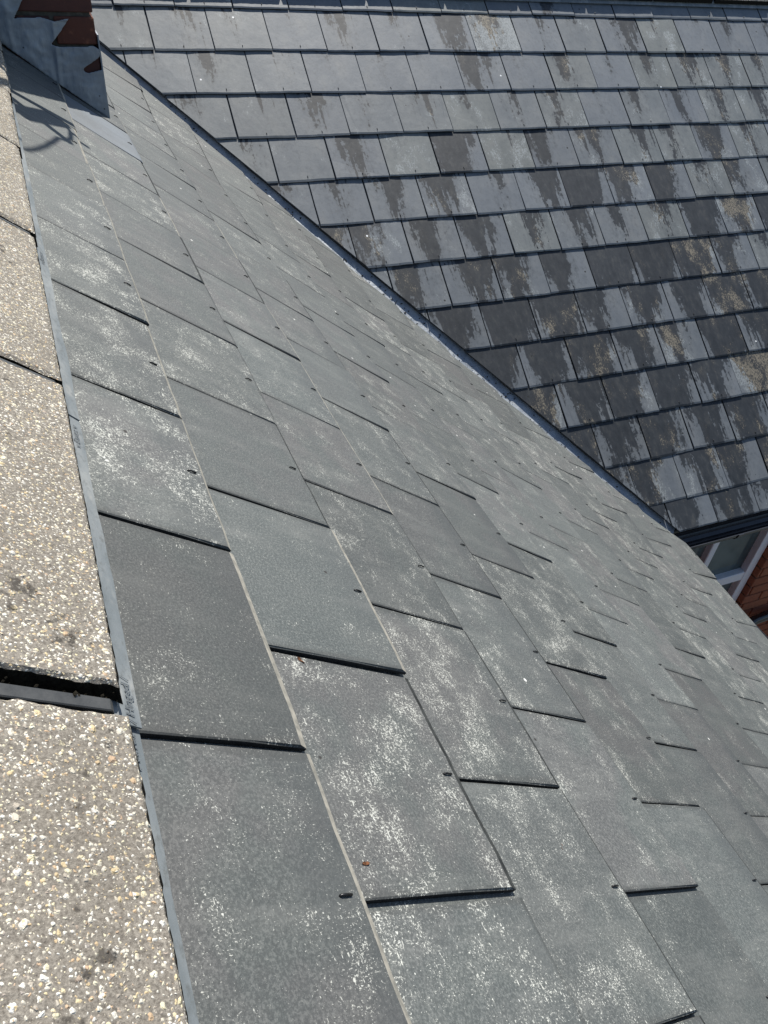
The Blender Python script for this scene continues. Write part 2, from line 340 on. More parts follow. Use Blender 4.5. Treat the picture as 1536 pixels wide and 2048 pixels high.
def clip(poly, inside, tagv):
    """clip list of (u,s,edge_tag) by a signed function, >=0 is kept"""
    out = []; n = len(poly)
    for i in range(n):
        a, b = poly[i], poly[(i+1) % n]; fa, fb = inside(a[0], a[1]), inside(b[0], b[1])
        if fa >= 0: out.append(a if fb >= 0 or True else a)
        if (fa >= 0) != (fb >= 0):
            k = fa/(fa-fb); q = (a[0]+(b[0]-a[0])*k, a[1]+(b[1]-a[1])*k)
            out.append((*q, tagv if fa >= 0 else a[2]))
    return out
def area(p): return .5*sum(p[i][0]*p[(i+1) % len(p)][1]-p[(i+1) % len(p)][0]*p[i][1] for i in range(len(p)))
BEV0 = {'tail': (.0045, .0034), 'side': (.0014, .0010), 'head': (.001, .0), 'cut': (.0012, .0008)}
def slate_mesh(u0, u1, s0, s1, hfun, ptfun, inside, rng, rag=.0009, mats=(None,), worn=False, dark=False):
    BEV = dict(BEV0); BEV["tail"] = (rng.uniform(.005, .0088), .0028) if worn else (rng.uniform(.006, .0095), .0024)
    """one slate between side lines u0,u1 from head s0 to tail s1; returns (mesh, origin) or None"""
    poly = []; nt, ns = 7, 5
    sk = rng.uniform(-.0012, .0012)
    for i in range(nt): k = i/nt; poly.append((u0+(u1-u0)*k, s1 + sk*(k-.5)*2 + (rng.uniform(-rag, rag) if i else rng.uniform(-.001, 0)*2), 'tail'))
    for i in range(ns): k = i/ns; poly.append((u1 + (rng.uniform(-rag, rag)*.6 if i else 0), s1+sk+(s0-s1)*k, 'side'))
    poly.append((u1, s0, 'head'))
    for i in range(ns): k = i/ns; poly.append((u0 + (rng.uniform(-rag, rag)*.6 if i else 0), s0+(s1-sk-s0)*k, 'side'))
    if inside: poly = clip(poly, inside, 'cut')
    # drop degenerate neighbours
    q = []
    for v in poly:
        if not q or math.hypot(v[0]-q[-1][0], v[1]-q[-1][1]) > .0015: q.append(v)
    if len(q) > 2 and math.hypot(q[0][0]-q[-1][0], q[0][1]-q[-1][1]) < .0015: q.pop()
    poly = q
    if len(poly) < 3: return None
    a = area(poly)
    if abs(a) < .0012: return None
    if max(v[1] for v in poly) < s1 - G*1.0: return None
    n = len(poly); sg = 1 if a > 0 else -1; inner = []
    for i in range(n):
        p0, p1, p2 = poly[i-1], poly[i], poly[(i+1) % n]
        def nl(a_, b_):
            dx, dy = b_[0]-a_[0], b_[1]-a_[1]; l = math.hypot(dx, dy) or 1; return (-dy/l*sg, dx/l*sg)
        na, nb = nl(p0, p1), nl(p1, p2); oa, ob = BEV[p0[2]][0], BEV[p1[2]][0]
        det = na[0]*nb[1]-na[1]*nb[0]
        if abs(det) < .25:
            m = ((na[0]+nb[0])/2, (na[1]+nb[1])/2); o = (oa+ob)/2; d = (m[0]*o, m[1]*o)
        else: d = ((oa*nb[1]-ob*na[1])/det, (na[0]*ob-nb[0]*oa)/det)
        l = math.hypot(*d)
        if l > .011: d = (d[0]*.011/l, d[1]*.011/l)
        inner.append((p1[0]+d[0], p1[1]+d[1]))
    lift = rng.choice([.0004, .0008, .0014, .0022, .0032]); tw = rng.uniform(-.0012, .0012); curl = rng.uniform(-.0008, .0014)
    um, wd = (u0+u1)/2, (u1-u0)/2
    ph = rng.uniform(0, 50)
    def h(u, s):
        k = (u-um)/wd; back = s1 - s
        e = max(0, 1-back/G)
        w_ = mn.noise((u*9+ph, s*9, ph))*.0009
        return hfun(u, s) - back*T/G + e*(lift + abs(tw) + tw*k + curl*(1-k*k)*.8 + max(0, w_))
    ou, os_ = sum(v[0] for v in poly)/n, s1
    org = ptfun(ou, os_, hfun(ou, os_))
    vs_, uvs = [], []
    for (u, s) in inner: vs_.append(ptfun(u, s, h(u, s)) - org); uvs.append((u-um, s-(s1-G)))
    for i, (u, s, tg) in enumerate(poly):
        dp = max(BEV[tg][1], BEV[poly[i-1][2]][1]); vs_.append(ptfun(u, s, h(u, s)-dp) - org); uvs.append((u-um, s-(s1-G)))
    for (u, s, tg) in poly: vs_.append(ptfun(u, s, h(u, s)-T) - org); uvs.append((u-um, s-(s1-G)))
    fs = [tuple(range(n))]
    for i in range(n):
        j = (i+1) % n; fs += [(i, j, n+j, n+i), (n+i, n+j, 2*n+j, 2*n+i)]
    fs.append(tuple(range(2*n, 3*n))[::-1])
    me = mesh('slate', vs_, fs, uvs)
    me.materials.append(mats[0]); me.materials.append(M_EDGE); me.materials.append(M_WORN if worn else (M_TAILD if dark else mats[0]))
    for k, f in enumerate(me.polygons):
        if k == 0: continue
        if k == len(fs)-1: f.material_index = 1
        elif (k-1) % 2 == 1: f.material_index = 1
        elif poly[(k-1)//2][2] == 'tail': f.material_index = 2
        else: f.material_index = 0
    return me, org, h

def hook_mesh(d, n, w):
    """tail rivet: stalk coming up through the slate a little above its tail and bent flat downhill"""
    m = MB(); r = .0011
    pts = [-n*.006-d*.0255, n*.0002-d*.0255, n*.0016-d*.0245, n*.0019-d*.021, n*.0016-d*.0145]
    m.tube(pts, r, 5)
    me = bpy.data.meshes.new('tail_rivet'); me.from_pydata([tuple(v) for v in m.v], [], m.f); me.materials.append(M_HOOK)
    for f in me.polygons: f.use_smooth = True
    return me
from mathutils import Quaternion
def spin(o, n, rng): o.rotation_euler = Quaternion(n, rng.uniform(-.02, .02)).to_euler()
HOOK1, HOOK2 = hook_mesh(D1, N1, None), hook_mesh(D2, N2, None)

# ------------------------------------------------------------------ near roof
CH_X1, CH_Y0, CH_Y1 = .302, 2.215, 2.68           # chimney footprint
near = empty('slate_roof', (1.2, 0, -1.9), 'grey weathered slate roof slope in the foreground falling away to the right', 'roof')
def near_inside(y, s): return -(vdist(s*D1.x, y) + .084)
V_END = 5
SKY_TINT = {(2, -8.0)}  # slates given a painted sky reflection
for c in range(1, 15):
    rng = random.Random(100+c)
    half = .5 if c % 2 == 0 else 0.
    joints = []
    v = V_END + half
    while v > -17:
        y = -v*W + DY.get((c, v), DY.get((c, v-1), 0)*.5 + rng.uniform(-.003, .003))
        gap = GAPS.get((c, v), rng.choice([.6, 1.0, 1.6, 2.2, 2.8, 3.4]))*.00088
        joints.append((v, y, gap)); v -= 1
    for (va, ya, ga), (vb, yb, gb) in zip(joints, joints[1:]):
        y0, y1 = ya + ga/2, yb - gb/2
        s1 = SC[c] + rng.uniform(-.0018, .0018); s0 = max(S_AP+.012, s1 - .47)
        if yval(s1*D1.x) < y0 - .05 and yval(s0*D1.x) < y0: continue
        if y0 > CH_Y0+.02 and y1 < CH_Y1-.02 and s1*D1.x < CH_X1: continue
        res = slate_mesh(y0, y1, s0, s1, lambda u, s: HN(s, u), near_pt, near_inside, rng, .0009, (M_NEAR,), c == 1 or rng.random() < .22, rng.random() < .7)
        if not res: continue
        me, org, h = res
        ym0 = -(y0+y1)/2/W
        lich = min(.58, max(.24, rng.gauss(.41, .11)))
        if c in (1, 2) and y0 < .3: lich = min(.58, lich+.06)
        sl = put('slate', me, M_NEAR, near, org, (rng.gauss(.5, .11), lich, rng.random(), 0 if (c, round(ym0*2)/2) in SKY_TINT else 1))
        ym = (y0+y1)/2
        if near_inside(ym, s1+.03) > 0 and c < 14 or c == 14:
            if near_inside(ym, s1) > 0 and rng.random() < .97:
                hk = put('tail_rivet', HOOK1, None, sl, near_pt(ym + rng.uniform(-.006, .006), s1, h(ym, s1-.02)))
                spin(hk, N1, rng)
# boarding below the slates
ye = [-1.35]
m = MB(); dz = -.075
p_ = [near_pt(-1.35, S_AP, dz), near_pt(-1.35, SC[14]-.04, dz), near_pt(yval((SC[14]-.04)*D1.x)-.03, SC[14]-.04, dz), near_pt(yval(S_AP*D1.x)-.03, S_AP, dz)]
m.prism(p_, (0, 0, -.03)); m.build('roof_boarding', M_DECK, near)
# the slope beyond the ridge, out of sight from here
def back_pt(y, s, h): return Vector((2*XA, 0, 0)) + Vector((-D1.x*s, y, D1.z*s)) + h*Vector((-N1.x, 0, N1.z))
m = MB(); m.prism([back_pt(-1.35, S_AP, dz), back_pt(-1.35, 2.9, dz), back_pt(4.2, 2.9, dz), back_pt(4.2, S_AP, dz)], (0, 0, -.03)); m.build('roof_boarding', M_DECK, near)
bv, bf, bu = [], [], []
for c in range(1, 15):
    rng = random.Random(300+c)
    for k in range(-6, 16):
        y0 = k*W + (W/2 if c % 2 else 0)
        r_ = slate_mesh(y0+.002, y0+W-.002, c*G-.45 if c > 1 else S_AP+.01, c*G, lambda u, s: 0., back_pt, None, rng, .0009, (M_NEAR,))
        if not r_: continue
        me, org, h = r_; o_ = len(bv)
        bv += [v.co + org for v in me.vertices]; bf += [tuple(i+o_ for i in f.vertices) for f in me.polygons]
        bu += [(v.co.y, v.co.x*1.25) for v in me.vertices]; bpy.data.meshes.remove(me)
bo = put('slate_covering', mesh('slate_covering', bv, bf, bu), M_NEAR, near, (0, 0, 0), (.5, .45, .4, 1)); bo['kind'] = 'stuff'

# ------------------------------------------------------------------ far roof
FX1 = 6.0
far = empty('slate_roof', (4, 1.5, -1.9), 'dark streaked slate roof slope behind the valley, facing the camera under its own ridge', 'roof')
def far_inside(u, s):
    q = far_pt(u, s, 0); return vdist(q.x, q.y) - .048
TAILS = [(-2, -2), (-1, -1)] + [(r, r) for r in range(0, 12)] + [(12, 11.68)]
F_AP = -2.05*G
for r, rt in TAILS:
    rng = random.Random(500+r)
    half = .5 if r % 2 else 0.
    ks = [k + half for k in range(-9, 22)]
    js = [(k, k*W + rng.uniform(-.003, .003), rng.choice([2, 3, 4, 5, 6, 6.5])/1000.) for k in ks]
    for (ka, ua, ga), (kb, ub, gb) in zip(js, js[1:]):
        u0, u1 = ua + ga/2, ub - gb/2
        if O2.x + u1 > FX1: continue
        s1 = rt*G + rng.uniform(-.0022, .0022)
        if r == -2: s1 = rt*G + .08
        s0 = max(s1 - .47, F_AP)
        if s1 - s0 < .03: continue
        res = slate_mesh(u0, u1, s0, s1, lambda u, s: 0., far_pt, far_inside, rng, .0011, (M_FAR,))
        if not res: continue
        me, org, h = res
        # weathering: bluer and cleaner near the ridge, greener by the valley top, heavy run-off lower down
        kx = (ka+kb)/2
        row = sm01((r-.3)/6.5)
        st = min(1, max(0, rng.gauss(.03 + .67*row, .20)))
        li = min(1, max(0, rng.gauss(.24 + .20*row, .17)))
        if r <= 3 and kx < 1.6: li = .36 + rng.uniform(-.03, .05); st = min(st, .22)
        if 1 <= r <= 4 and kx > 6.5 and rng.random() < .5: li = max(li, .52); st = max(st, .30)
        tn = rng.gauss(.52, .05) - .17*sm01((r-2)/7) + (.05 if r <= 0 else 0)  # lower rows darker: effect of grazing sun put into the slate tone
        sl = put('slate', me, M_FAR, far, org, (tn, li, st, 1))
        um = (u0+u1)/2
        if far_inside(um, s1) > .02 and r < 12:
            hk = put('tail_rivet', HOOK2, None, sl, far_pt(um + rng.uniform(-.006, .006), s1, h(um, s1-.02))); spin(hk, N2, rng)
xr = FX1 + .02
m = MB(); dz2 = -.05
def far_xy(x, s, h): return far_pt(x-O2.x, s, h)
se = 11.6*G
xl0 = (YV - far_xy(0, F_AP, dz2).y)/TANR + .05; xl1 = (YV - far_xy(0, se, dz2).y)/TANR + .05
m.prism([far_xy(xl0, F_AP, dz2), far_xy(xl1, se, dz2), far_xy(xr, se, dz2), far_xy(xr, F_AP, dz2)], (0, 0, -.03)); m.build('roof_boarding', M_DECK, far)
FAP = far_xy(0, F_AP, 0)
m = MB(); yb_ = FAP.y
def farback(x, s, h): q = far_xy(x, s, h); return Vector((q.x, 2*yb_ - q.y, q.z))
m.prism([farback(-1.5, F_AP, -.01), farback(-1.5, se, -.01), farback(xr, se, -.01), farback(xr, F_AP, -.01)], (0, 0, -.03))
m.build('rear_slope', M_FAR, far, None)

# ------------------------------------------------------------------ near ridge: concrete tiles, unions, grey ventilated strip
def ridge_tile(y0, y1, sedge, hh, seed, res, label, group, frame, union=True):
    """angled ridge tile between y0 (near end) and y1; frame maps (y, q, h): q slope distance from the apex"""
    L = sedge - S_AP; th = .016; rng = random.Random(seed)
    nq = max(8, int(L/res)); ny = max(10, int((y1-y0)/res))
    root = empty('ridge_tile', frame(1, (y0+y1)/2, L, 0), label, 'ridge tile', group)
    vs_, fs = [], []; rows = 2*nq + 1
    def pr(i):     # i from right edge .. apex .. left edge
        k = nq - i; return (1 if k >= 0 else -1), abs(k)/nq*L
    for j in range(ny+1):
        for i in range(rows):
            sd_, q = pr(i); y = y0 + (y1-y0)*j/ny
            edge = (i == 0 or i == rows-1); end = (j == 0 or j == ny)
            ap = .012*math.exp(-(q/.03)**2)
            n0 = mn.noise((y*180+seed, q*180*sd_, seed*3.1))*.0007 + mn.noise((y*60, q*60*sd_, seed*1.7))*.0006
            if end: y += (mn.noise((q*150*sd_, seed*7.3+j, .3))*.0022 + mn.noise((q*35*sd_, seed*2.3+j, 5.3))*.0022)
            qq = q
            if edge: qq += mn.noise((y*150, seed*5.1, i*.1))*.0013
            rd = -.0028 if (edge or end) else 0
            vs_.append(frame(sd_, y, qq, hh - ap + n0 + rd))
    nv = len(vs_)
    for j in range(ny):
        for i in range(rows-1): a = j*rows+i; fs.append((a, a+1, a+rows+1, a+rows))
    # underside ring
    ring = [i for i in range(rows)] + [j*rows+rows-1 for j in range(1, ny+1)] + [ny*rows+i for i in range(rows-2, -1, -1)] + [j*rows for j in range(ny-1, 0, -1)]
    dn = Vector((0, 0, -th*1.2))
    for i in ring:
        vs_.append(vs_[i] + dn + Vector((0, mn.noise(vs_[i]*90)*.002, 0)))
    k = len(ring)
    for a in range(k): b = (a+1) % k; fs.append((ring[a], ring[b], nv+b, nv+a))
    org = root.location.copy()
    me = mesh('tile_body', [v-org for v in vs_], fs, smooth=False)
    me.materials.append(M_TILE); me.materials.append(M_MOSS_SHADE)
    for f in list(me.polygons)[ny*(rows-1):]: f.material_index = 1  # rims and ends coloured near-black for their shade and grime
    put('tile_body', me, None, root, org)
    return root
def nf(sd_, y, q, h):
    if sd_ > 0: return near_pt(y, S_AP + q, h)
    return back_pt(y, S_AP + q, h)
ENDS = [-.95, -.395, .000, .415, .809, 1.199, 1.562, 1.93, 2.205]
SE = [.041, .043, .0395, .0405, .0425, .046, .050, .050]
TL = ['concrete ridge tile at the very bottom left corner, partly out of frame', 'speckled concrete ridge tile nearest the camera, below the widest black joint',
      'long speckled concrete ridge tile above the widest black joint', 'speckled concrete ridge tile with small dark spots, third up the left edge',
      'speckled concrete ridge tile fourth up the left edge of the photo', 'narrow-looking sunlit ridge tile just below the chimney shadow',
      'ridge tile lying in the shadow of the chimney', 'shaded ridge tile butting against the chimney face']
GAPT = [.010, .009, .019, .012, .010, .008, .008, .006, 0]
for i in range(8):
    y0, y1 = ENDS[i], ENDS[i+1] - GAPT[i+1]*0
    a = y0 + (.007 if i != 2 else .0155); b = y1 - (.006 if i+1 != 2 else .0075)
    rt = ridge_tile(a, b, SE[i], .034 + random.uniform(-.001, .001), i+1, .0032 if i in (1, 2) else .006, TL[i], 'concrete ridge tiles along the near ridge', nf)
    # plastic union bridging the joint at the tile's near end
    if i > 0:
        m = MB(); yy = y0 + .001; w_ = .0105 if i == 2 else .0065; L = SE[i] - S_AP - .004
        for sd_ in (1, -1):
            y_ = yy - .006 if i == 2 else yy - .005; pr = [nf(sd_, y_, .0, .031), nf(sd_, y_, L - .004, .031), nf(sd_, y_, L, .027), nf(sd_, y_, L, .009), nf(sd_, y_, .0, .009)]
            m.prism(pr, (0, w_, 0))
            pr = [nf(sd_, yy - .02, .0, .0145), nf(sd_, yy - .02, L, .0145), nf(sd_, yy - .02, L, .0095), nf(sd_, yy - .02, 0, .0095)]
            m.prism(pr, (0, .05, 0))
        m.build('union_strip', M_UNION, rt, None, bevel=.0008)
# tiles behind the chimney
for i, (a, b) in enumerate(((2.70, 3.10), (3.11, 3.5))):
    ridge_tile(a, b, .05, .034, 40+i, .012, 'concrete ridge tile hidden behind the chimney, ' + ('against its back' if i == 0 else 'where the two ridges meet'), 'concrete ridge tiles along the near ridge', nf)

# grey strip under the tiles
def strip_seg(y0, y1, dh, label, text):
    prof = [(-.03, .0185), (.046, .0165), (.0505, .0105), (.0690, .0072), (.0688, .0058), (.050, .0088), (.0445, .0148), (-.03, .0168)]
    ny = max(4, int((y1-y0)/.03)); vs_, fs = [], []; n = len(prof)
    for j in range(ny+1):
        y = y0 + (y1-y0)*j/ny
        for (s, h) in prof:
            wv = (mn.noise((y*9, 2.2, 0))*.0022 + mn.noise((y*40, 7.2, 0))*.0008) if s > .06 else 0
            vs_.append(near_pt(y, s + wv*1.2, h + dh + mn.noise((y*14, s*40, 4))*.0006))
    for j in range(ny):
        for i in range(n): fs.append((j*n+i, j*n+(i+1) % n, (j+1)*n+(i+1) % n, (j+1)*n+i))
    fs += [tuple(range(n))[::-1], tuple(range(ny*n, ny*n+n))]
    o = near_pt((y0+y1)/2, .06, 0)
    ob = put('ridge_vent_strip', mesh('ridge_vent_strip', [v-o for v in vs_], fs), M_STRIP, None, o)
    tag(ob, label, 'roof strip', 'grey strips under the near ridge tiles')
    for (txt, yt, sz) in text:
        cu = bpy.data.curves.new('lettering', 'FONT'); cu.body = txt; cu.size = sz; cu.extrude = .00012; cu.align_x = 'CENTER'; cu.align_y = 'CENTER'; cu.shear = .15
        to = bpy.data.objects.new('lettering_curve', cu); link(to)
        dg = bpy.context.evaluated_depsgraph_get(); me = bpy.data.meshes.new_from_object(to.evaluated_get(dg)); bpy.data.objects.remove(to)
        # x of the text runs away from the camera (+Y), its top points up the slope
        ex = Vector((0, 1, 0)); sl = (near_pt(0, .0505, .0105) - near_pt(0, .0715, .0072)).normalized(); ez = ex.cross(sl).normalized()
        if ez.dot(N1) < 0: ez = -ez
        cpt = near_pt(yt, .0605, .0092 + dh + .0006)
        for v in me.vertices: v.co = ex*v.co.x + sl*v.co.y + ez*v.co.z
        put('lettering', me, M_INK, ob, cpt)
    return ob
strip_seg(-.95, .006, -.0040, 'grey ridge strip beside the nearest tile, marked Eaves', [('v Eaves v', -.0125, .0105)])
strip_seg(.004, .400, .0, 'grey ridge strip marked Hinged, running up from the black overlap', [('/ Hinged /', .026, .0105), ('v Eaves v', .362, .0105)])
strip_seg(.398, 1.10, .0014, 'narrow grey ridge strip between the middle ridge tiles and the slates', [('v Eaves v', .80, .0105)])
strip_seg(1.102, 2.214, .0004, 'farthest grey ridge strip, running into the chimney shadow', [])

# ------------------------------------------------------------------ far ridge tiles
def ff(sd_, x, q, h):
    p = far_xy(x, F_AP + q, h)
    return p if sd_ > 0 else Vector((p.x, 2*yb_ - p.y, p.z))
FSE = -1.47*G
def far_tile(x0, x1, i):
    global S_AP
    keep = S_AP; S_AP = F_AP
    r_ = ridge_tile(x0, x1, FSE, .034, 60+i, .009, ['dark ridge tile on the far roof at the top right corner', 'far ridge tile just beyond the top edge, left of the corner one', 'far ridge tile above the middle of the far slope'][i] if i < 3 else 'far ridge tile outside the frame to the right', 'ridge tiles along the far ridge', ff)
    S_AP = keep; return r_
ORD = ['', '', '', 'next to the corner', 'second from the corner', 'third from the corner', 'last on the right', 'fourth from the corner', 'fifth from the corner', 'sixth from the corner', 'seventh from the corner', 'eighth from the corner', 'nearest the chimney']
for i, (a, b) in enumerate(((3.74, 4.15), (3.32, 3.73), (2.91, 3.32), (4.16, 4.57), (4.58, 4.99), (5.0, 5.41), (5.42, 5.83), (2.5, 2.9), (2.09, 2.49), (1.68, 2.08), (1.27, 1.67), (.86, 1.26), (.45, .85))):
    t_ = far_tile(a+.004, b-.004, i)
    if i >= 3: t_['label'] = 'far ridge tile out of frame, beyond the ' + ('right edge, ' if a > 4.1 else 'top edge, ') + ORD[i]
m = MB(); pr = [(FSE-.03, .0185), (FSE+.004, .0165), (FSE+.009, .011), (FSE+.026, .008), (FSE+.026, .0062), (FSE+.008, .009), (FSE-.03, .016)]
m.prism([far_xy(.5, s, h) for s, h in pr], (5.4, 0, 0))
fs_ = m.build('ridge_vent_strip', M_STRIP, None); tag(fs_, 'thin grey strip under the far ridge tiles at the top right', 'roof strip')

# ------------------------------------------------------------------ valley gutter
vg = empty('valley_gutter', (2.4, yval(2.4), -1.9), 'blue grey lead valley gutter running diagonally between the two slate roofs', 'valley gutter')
MV = math.tan((AL+BE)/2)*abs(VN.x)
def valley_sheet(xa, xb, dh):
    Ds = [-.24, -.13, -.055, -.03, -.012, .012, .03, .055, .12, .2]
    n = len(Ds); nx = int((xb-xa)/.05); vs_, fs = [], []
    for j in range(nx+1):
        x = xa + (xb-xa)*j/nx; zc = -x*math.tan(AL); yc = yval(x)
        for D in Ds:
            z = zc + abs(D)*MV - .026 + dh + .010*math.exp(-(D/.02)**2) + mn.noise((x*7, D*30, 1))*.003
            vs_.append(Vector((x + VN.x*D, yc + VN.y*D, z)))
    for j in range(nx):
        for i in range(n-1): a = j*n+i; fs.append((a, a+1, a+n+1, a+n))
    o = sum(vs_, Vector())/len(vs_)
    put('lead_sheet', mesh('lead_sheet', [v-o for v in vs_], fs, smooth=True), M_LEAD, vg, o)
valley_sheet(-.05, .56, .004); valley_sheet(.54, 1.62, .002); valley_sheet(1.6, 2.40, 0)

# ------------------------------------------------------------------ chimney
chim = empty('chimney', (XA, 2.45, 0), 'dark red brick chimney with stepped lead flashing at the top left', 'chimney')
cx0 = 2*XA - CH_X1
ZT = 1.08
MB().box((cx0+.008, CH_Y0+.008, -.75), (CH_X1-.008, CH_Y1-.008, ZT-.01)).build('mortar_core', M_MORTAR_D, chim, bevel=.002)
brick_cache = {}
def brick_me(lx, ly, lz, key):
    k = (round(lx, 4), round(ly, 4), round(lz, 4), key)
    if k not in brick_cache:
        bm = bmesh.new(); bmesh.ops.create_cube(bm, size=1)
        for v in bm.verts: v.co = Vector((v.co.x*lx, v.co.y*ly, v.co.z*lz))
        bmesh.ops.bevel(bm, geom=list(bm.edges), offset=.003, segments=1, affect='EDGES')
        me = bpy.data.meshes.new('brick'); bm.to_mesh(me); bm.free(); brick_cache[k] = me
    return brick_cache[k]
rb = random.Random(5)
def bricks_face(parent, mat, z_lo, z_hi, a0, a1, fixed, axis, depth, out, phase, holes=(), zref=.025, limit=None):
    """stretcher courses along one face; out=+-1 outward direction on the fixed axis"""
    nb = 0; z = zref
    while z > z_lo: z -= .075
    row = round((z - zref)/.075)
    while z < z_hi:
        zc = z + .005 + .0325
        a = a1 + (.1125 if (row + phase) % 2 else 0) - .0
        while a > a0:
            b0, b1 = max(a - .215, a0), min(a, a1)
            for (hx0, hx1, hz0, hz1) in holes:
                if hz0 < zc < hz1:
                    if b0 < hx1 and b1 > hx0:
                        if b1 > hx1 and b0 < hx1: b0 = hx1
                        elif b0 < hx0 and b1 > hx0: b1 = hx0
                        else: b1 = b0
            if b1 - b0 > .012:
                l = b1 - b0; c_ = (b0+b1)/2; f = fixed - out*(depth/2 - rb.uniform(0, .0015))
                me = brick_me(l if axis == 'x' else depth, depth if axis == 'x' else l, .065, mat.name)
                o = put('brick', me, mat, parent, (c_, f, zc) if axis == 'x' else (f, c_, zc)); nb += 1
            a -= .225
        z += .075; row += 1
    return nb
bricks_face(chim, M_BRICK_DARK, -.22, ZT-.08, cx0, CH_X1, CH_Y0, 'x', .05, -1, 0)
bricks_face(chim, M_BRICK_DARK, -.22, ZT-.08, CH_Y0+.052, CH_Y1, CH_X1, 'y', .05, 1, 1)
bricks_face(chim, M_BRICK_DARK, -.22, ZT-.08, CH_Y0+.052, CH_Y1, cx0, 'y', .05, -1, 1)
MB().box((cx0-.03, CH_Y0-.03, ZT-.01), (CH_X1+.03, CH_Y1+.03, ZT+.06)).build('chimney_cap', M_MORTAR_D, chim, bevel=.01)
for px in (XA-.17, XA+.17):
    m = MB(); m.tube([(px, 2.45, ZT+.05), (px, 2.45, ZT+.1), (px, 2.45, ZT+.36), (px, 2.45, ZT+.40)], [.115, .105, .09, .10], 16); m.build('chimney_pot', M_POT, chim, smooth=True)
# stepped lead flashing on the front face (outline measured on the face)
FL = [(.160, .098), (.1016, .0153), (.1309, .0177), (.1684, .0183), (.2006, .0106), (.2183, .0144), (.2382, .0186), (.2084, -.016), (.1819, -.043), (.2023, -.0494),
      (.2458, -.0495), (.2926, -.0472), (.3045, -.055), (.305, -.07), (.292, -.0801), (.2548, -.1009), (.2576, -.1114), (.2709, -.1125), (.306, -.1041), (.306, -.231), (.28, -.2115), (.2, -.151), (.0659, -.046), (XA, .078), (XA, .16), (.03, .165), (.06, .094)]
o = Vector((.15, CH_Y0, -.05)); ST = .0022
def in_poly(x, z):
    ins = False
    for a in range(len(FL)):
        (x0, z0), (x1, z1) = FL[a], FL[a-1]
        if (z0 > z) != (z1 > z) and x < (x1-x0)*(z-z0)/(z1-z0) + x0: ins = not ins
    return ins
def fold(x, z):
    d = .0045 + .0035*mn.noise((x*16, z*16, 2)) + .0016*mn.noise((x*50, z*50, 8))
    d += .0045*math.exp(-((x - .195 - .05*z)/.006)**2) + .003*math.exp(-((x - .085)/.008)**2)
    return max(.0018, d + (.004 if z > .012 and x > .2 else 0))
nxg, nzg = int((.308 - XA)/ST), int((.17 + .236)/ST); vid = {}; fvs, ffs = [], []
def vtx(i, k):
    if (i, k) not in vid:
        x, z = XA + i*ST, -.236 + k*ST; vid[(i, k)] = len(fvs); fvs.append(Vector((x, CH_Y0 - .0018 - fold(x, z), z)) - o)
    return vid[(i, k)]
for i in range(nxg):
    for k in range(nzg):
        if in_poly(XA + (i+.5)*ST, -.236 + (k+.5)*ST): ffs.append((vtx(i, k), vtx(i+1, k), vtx(i+1, k+1), vtx(i, k+1)))
bm = bmesh.new(); bv_ = [bm.verts.new(v) for v in fvs]
for f in ffs: bm.faces.new([bv_[q] for q in f])
# ease the stepped outline, then give the sheet its thickness
for _ in range(3):
    mv = {}
    for v in bm.verts:
        if v.is_boundary:
            nb_ = [e.other_vert(v).co for e in v.link_edges if e.is_boundary]
            if len(nb_) == 2: mv[v] = v.co*.5 + (nb_[0]+nb_[1])*.25
    for v, c_ in mv.items(): v.co = c_
g_ = bmesh.ops.extrude_face_region(bm, geom=list(bm.faces))
for e in g_['geom']:
    if isinstance(e, bmesh.types.BMVert): e.co.y -= .0022
bmesh.ops.recalc_face_normals(bm, faces=bm.faces)
me = bpy.data.meshes.new('lead_flashing'); bm.to_mesh(me); bm.free()
for f in me.polygons: f.use_smooth = True
put('lead_flashing', me, M_LEAD, chim, o)
# side flashing and the soaker along the slope
MB().prism([(CH_X1+.006, CH_Y0-.006, -.02), (CH_X1+.006, CH_Y0-.006, -.235), (CH_X1+.006, CH_Y1+.03, -.235), (CH_X1+.006, CH_Y1+.03, -.02)], (-.0035, 0, 0)).build('side_flashing', M_LEAD, chim)

# ------------------------------------------------------------------ aerial bracket on the chimney: casts the shadow seen on the slates
def sp(px, py, y):   # shadow points measured on the near slope, lifted back along the sun ray to depth y
    s = Vector((px, py, -px*math.tan(AL))); t_ = (y - py)/SUN.y; return s + SUN*t_
aer = empty('aerial_bracket', (.33, 2.15, .6), 'metal aerial bracket on the chimney, above the frame, seen only as a shadow', 'aerial')
a1, a2 = sp(.082, 1.779, 2.13), sp(.182, 1.807, 2.13); a3 = sp(.205, 1.711, 2.13)
MB().tube([a1 - (a2-a1)*.6, a2], .0125, 8).build('upper_arm', M_STEEL, aer)
MB().tube([sp(.165, 1.72, 2.13), a3], .008, 8).build('end_arm', M_STEEL, aer)
b1, b2 = sp(.066, 1.70, 2.13), sp(.158, 1.62, 2.13)
MB().tube([b1 - (b2-b1)*.35, b2], .0135, 8).build('lower_arm', M_STEEL, aer)
c1, c2 = sp(.075, 1.618, 2.13), sp(.158, 1.765, 2.13)
MB().tube([c1, c2], .019, 8).build('cross_plate', M_STEEL, aer)
lp = [sp(.160, 1.775, 2.125), sp(.168, 1.72, 2.12), sp(.163, 1.66, 2.12), sp(.150, 1.615, 2.12), sp(.135, 1.60, 2.12), sp(.122, 1.545, 2.12), sp(.104, 1.47, 2.12), sp(.084, 1.405, 2.12), sp(.066, 1.36, 2.12), sp(.04, 1.35, 2.12)]
MB().tube(lp, .006, 6).build('cable_loop', M_CABLE, aer, smooth=True)
mast = Vector((.335, 2.13, .45)); MB().tube([mast, mast + Vector((0, 0, 1.1))], .016, 10).build('mast', M_STEEL, aer)
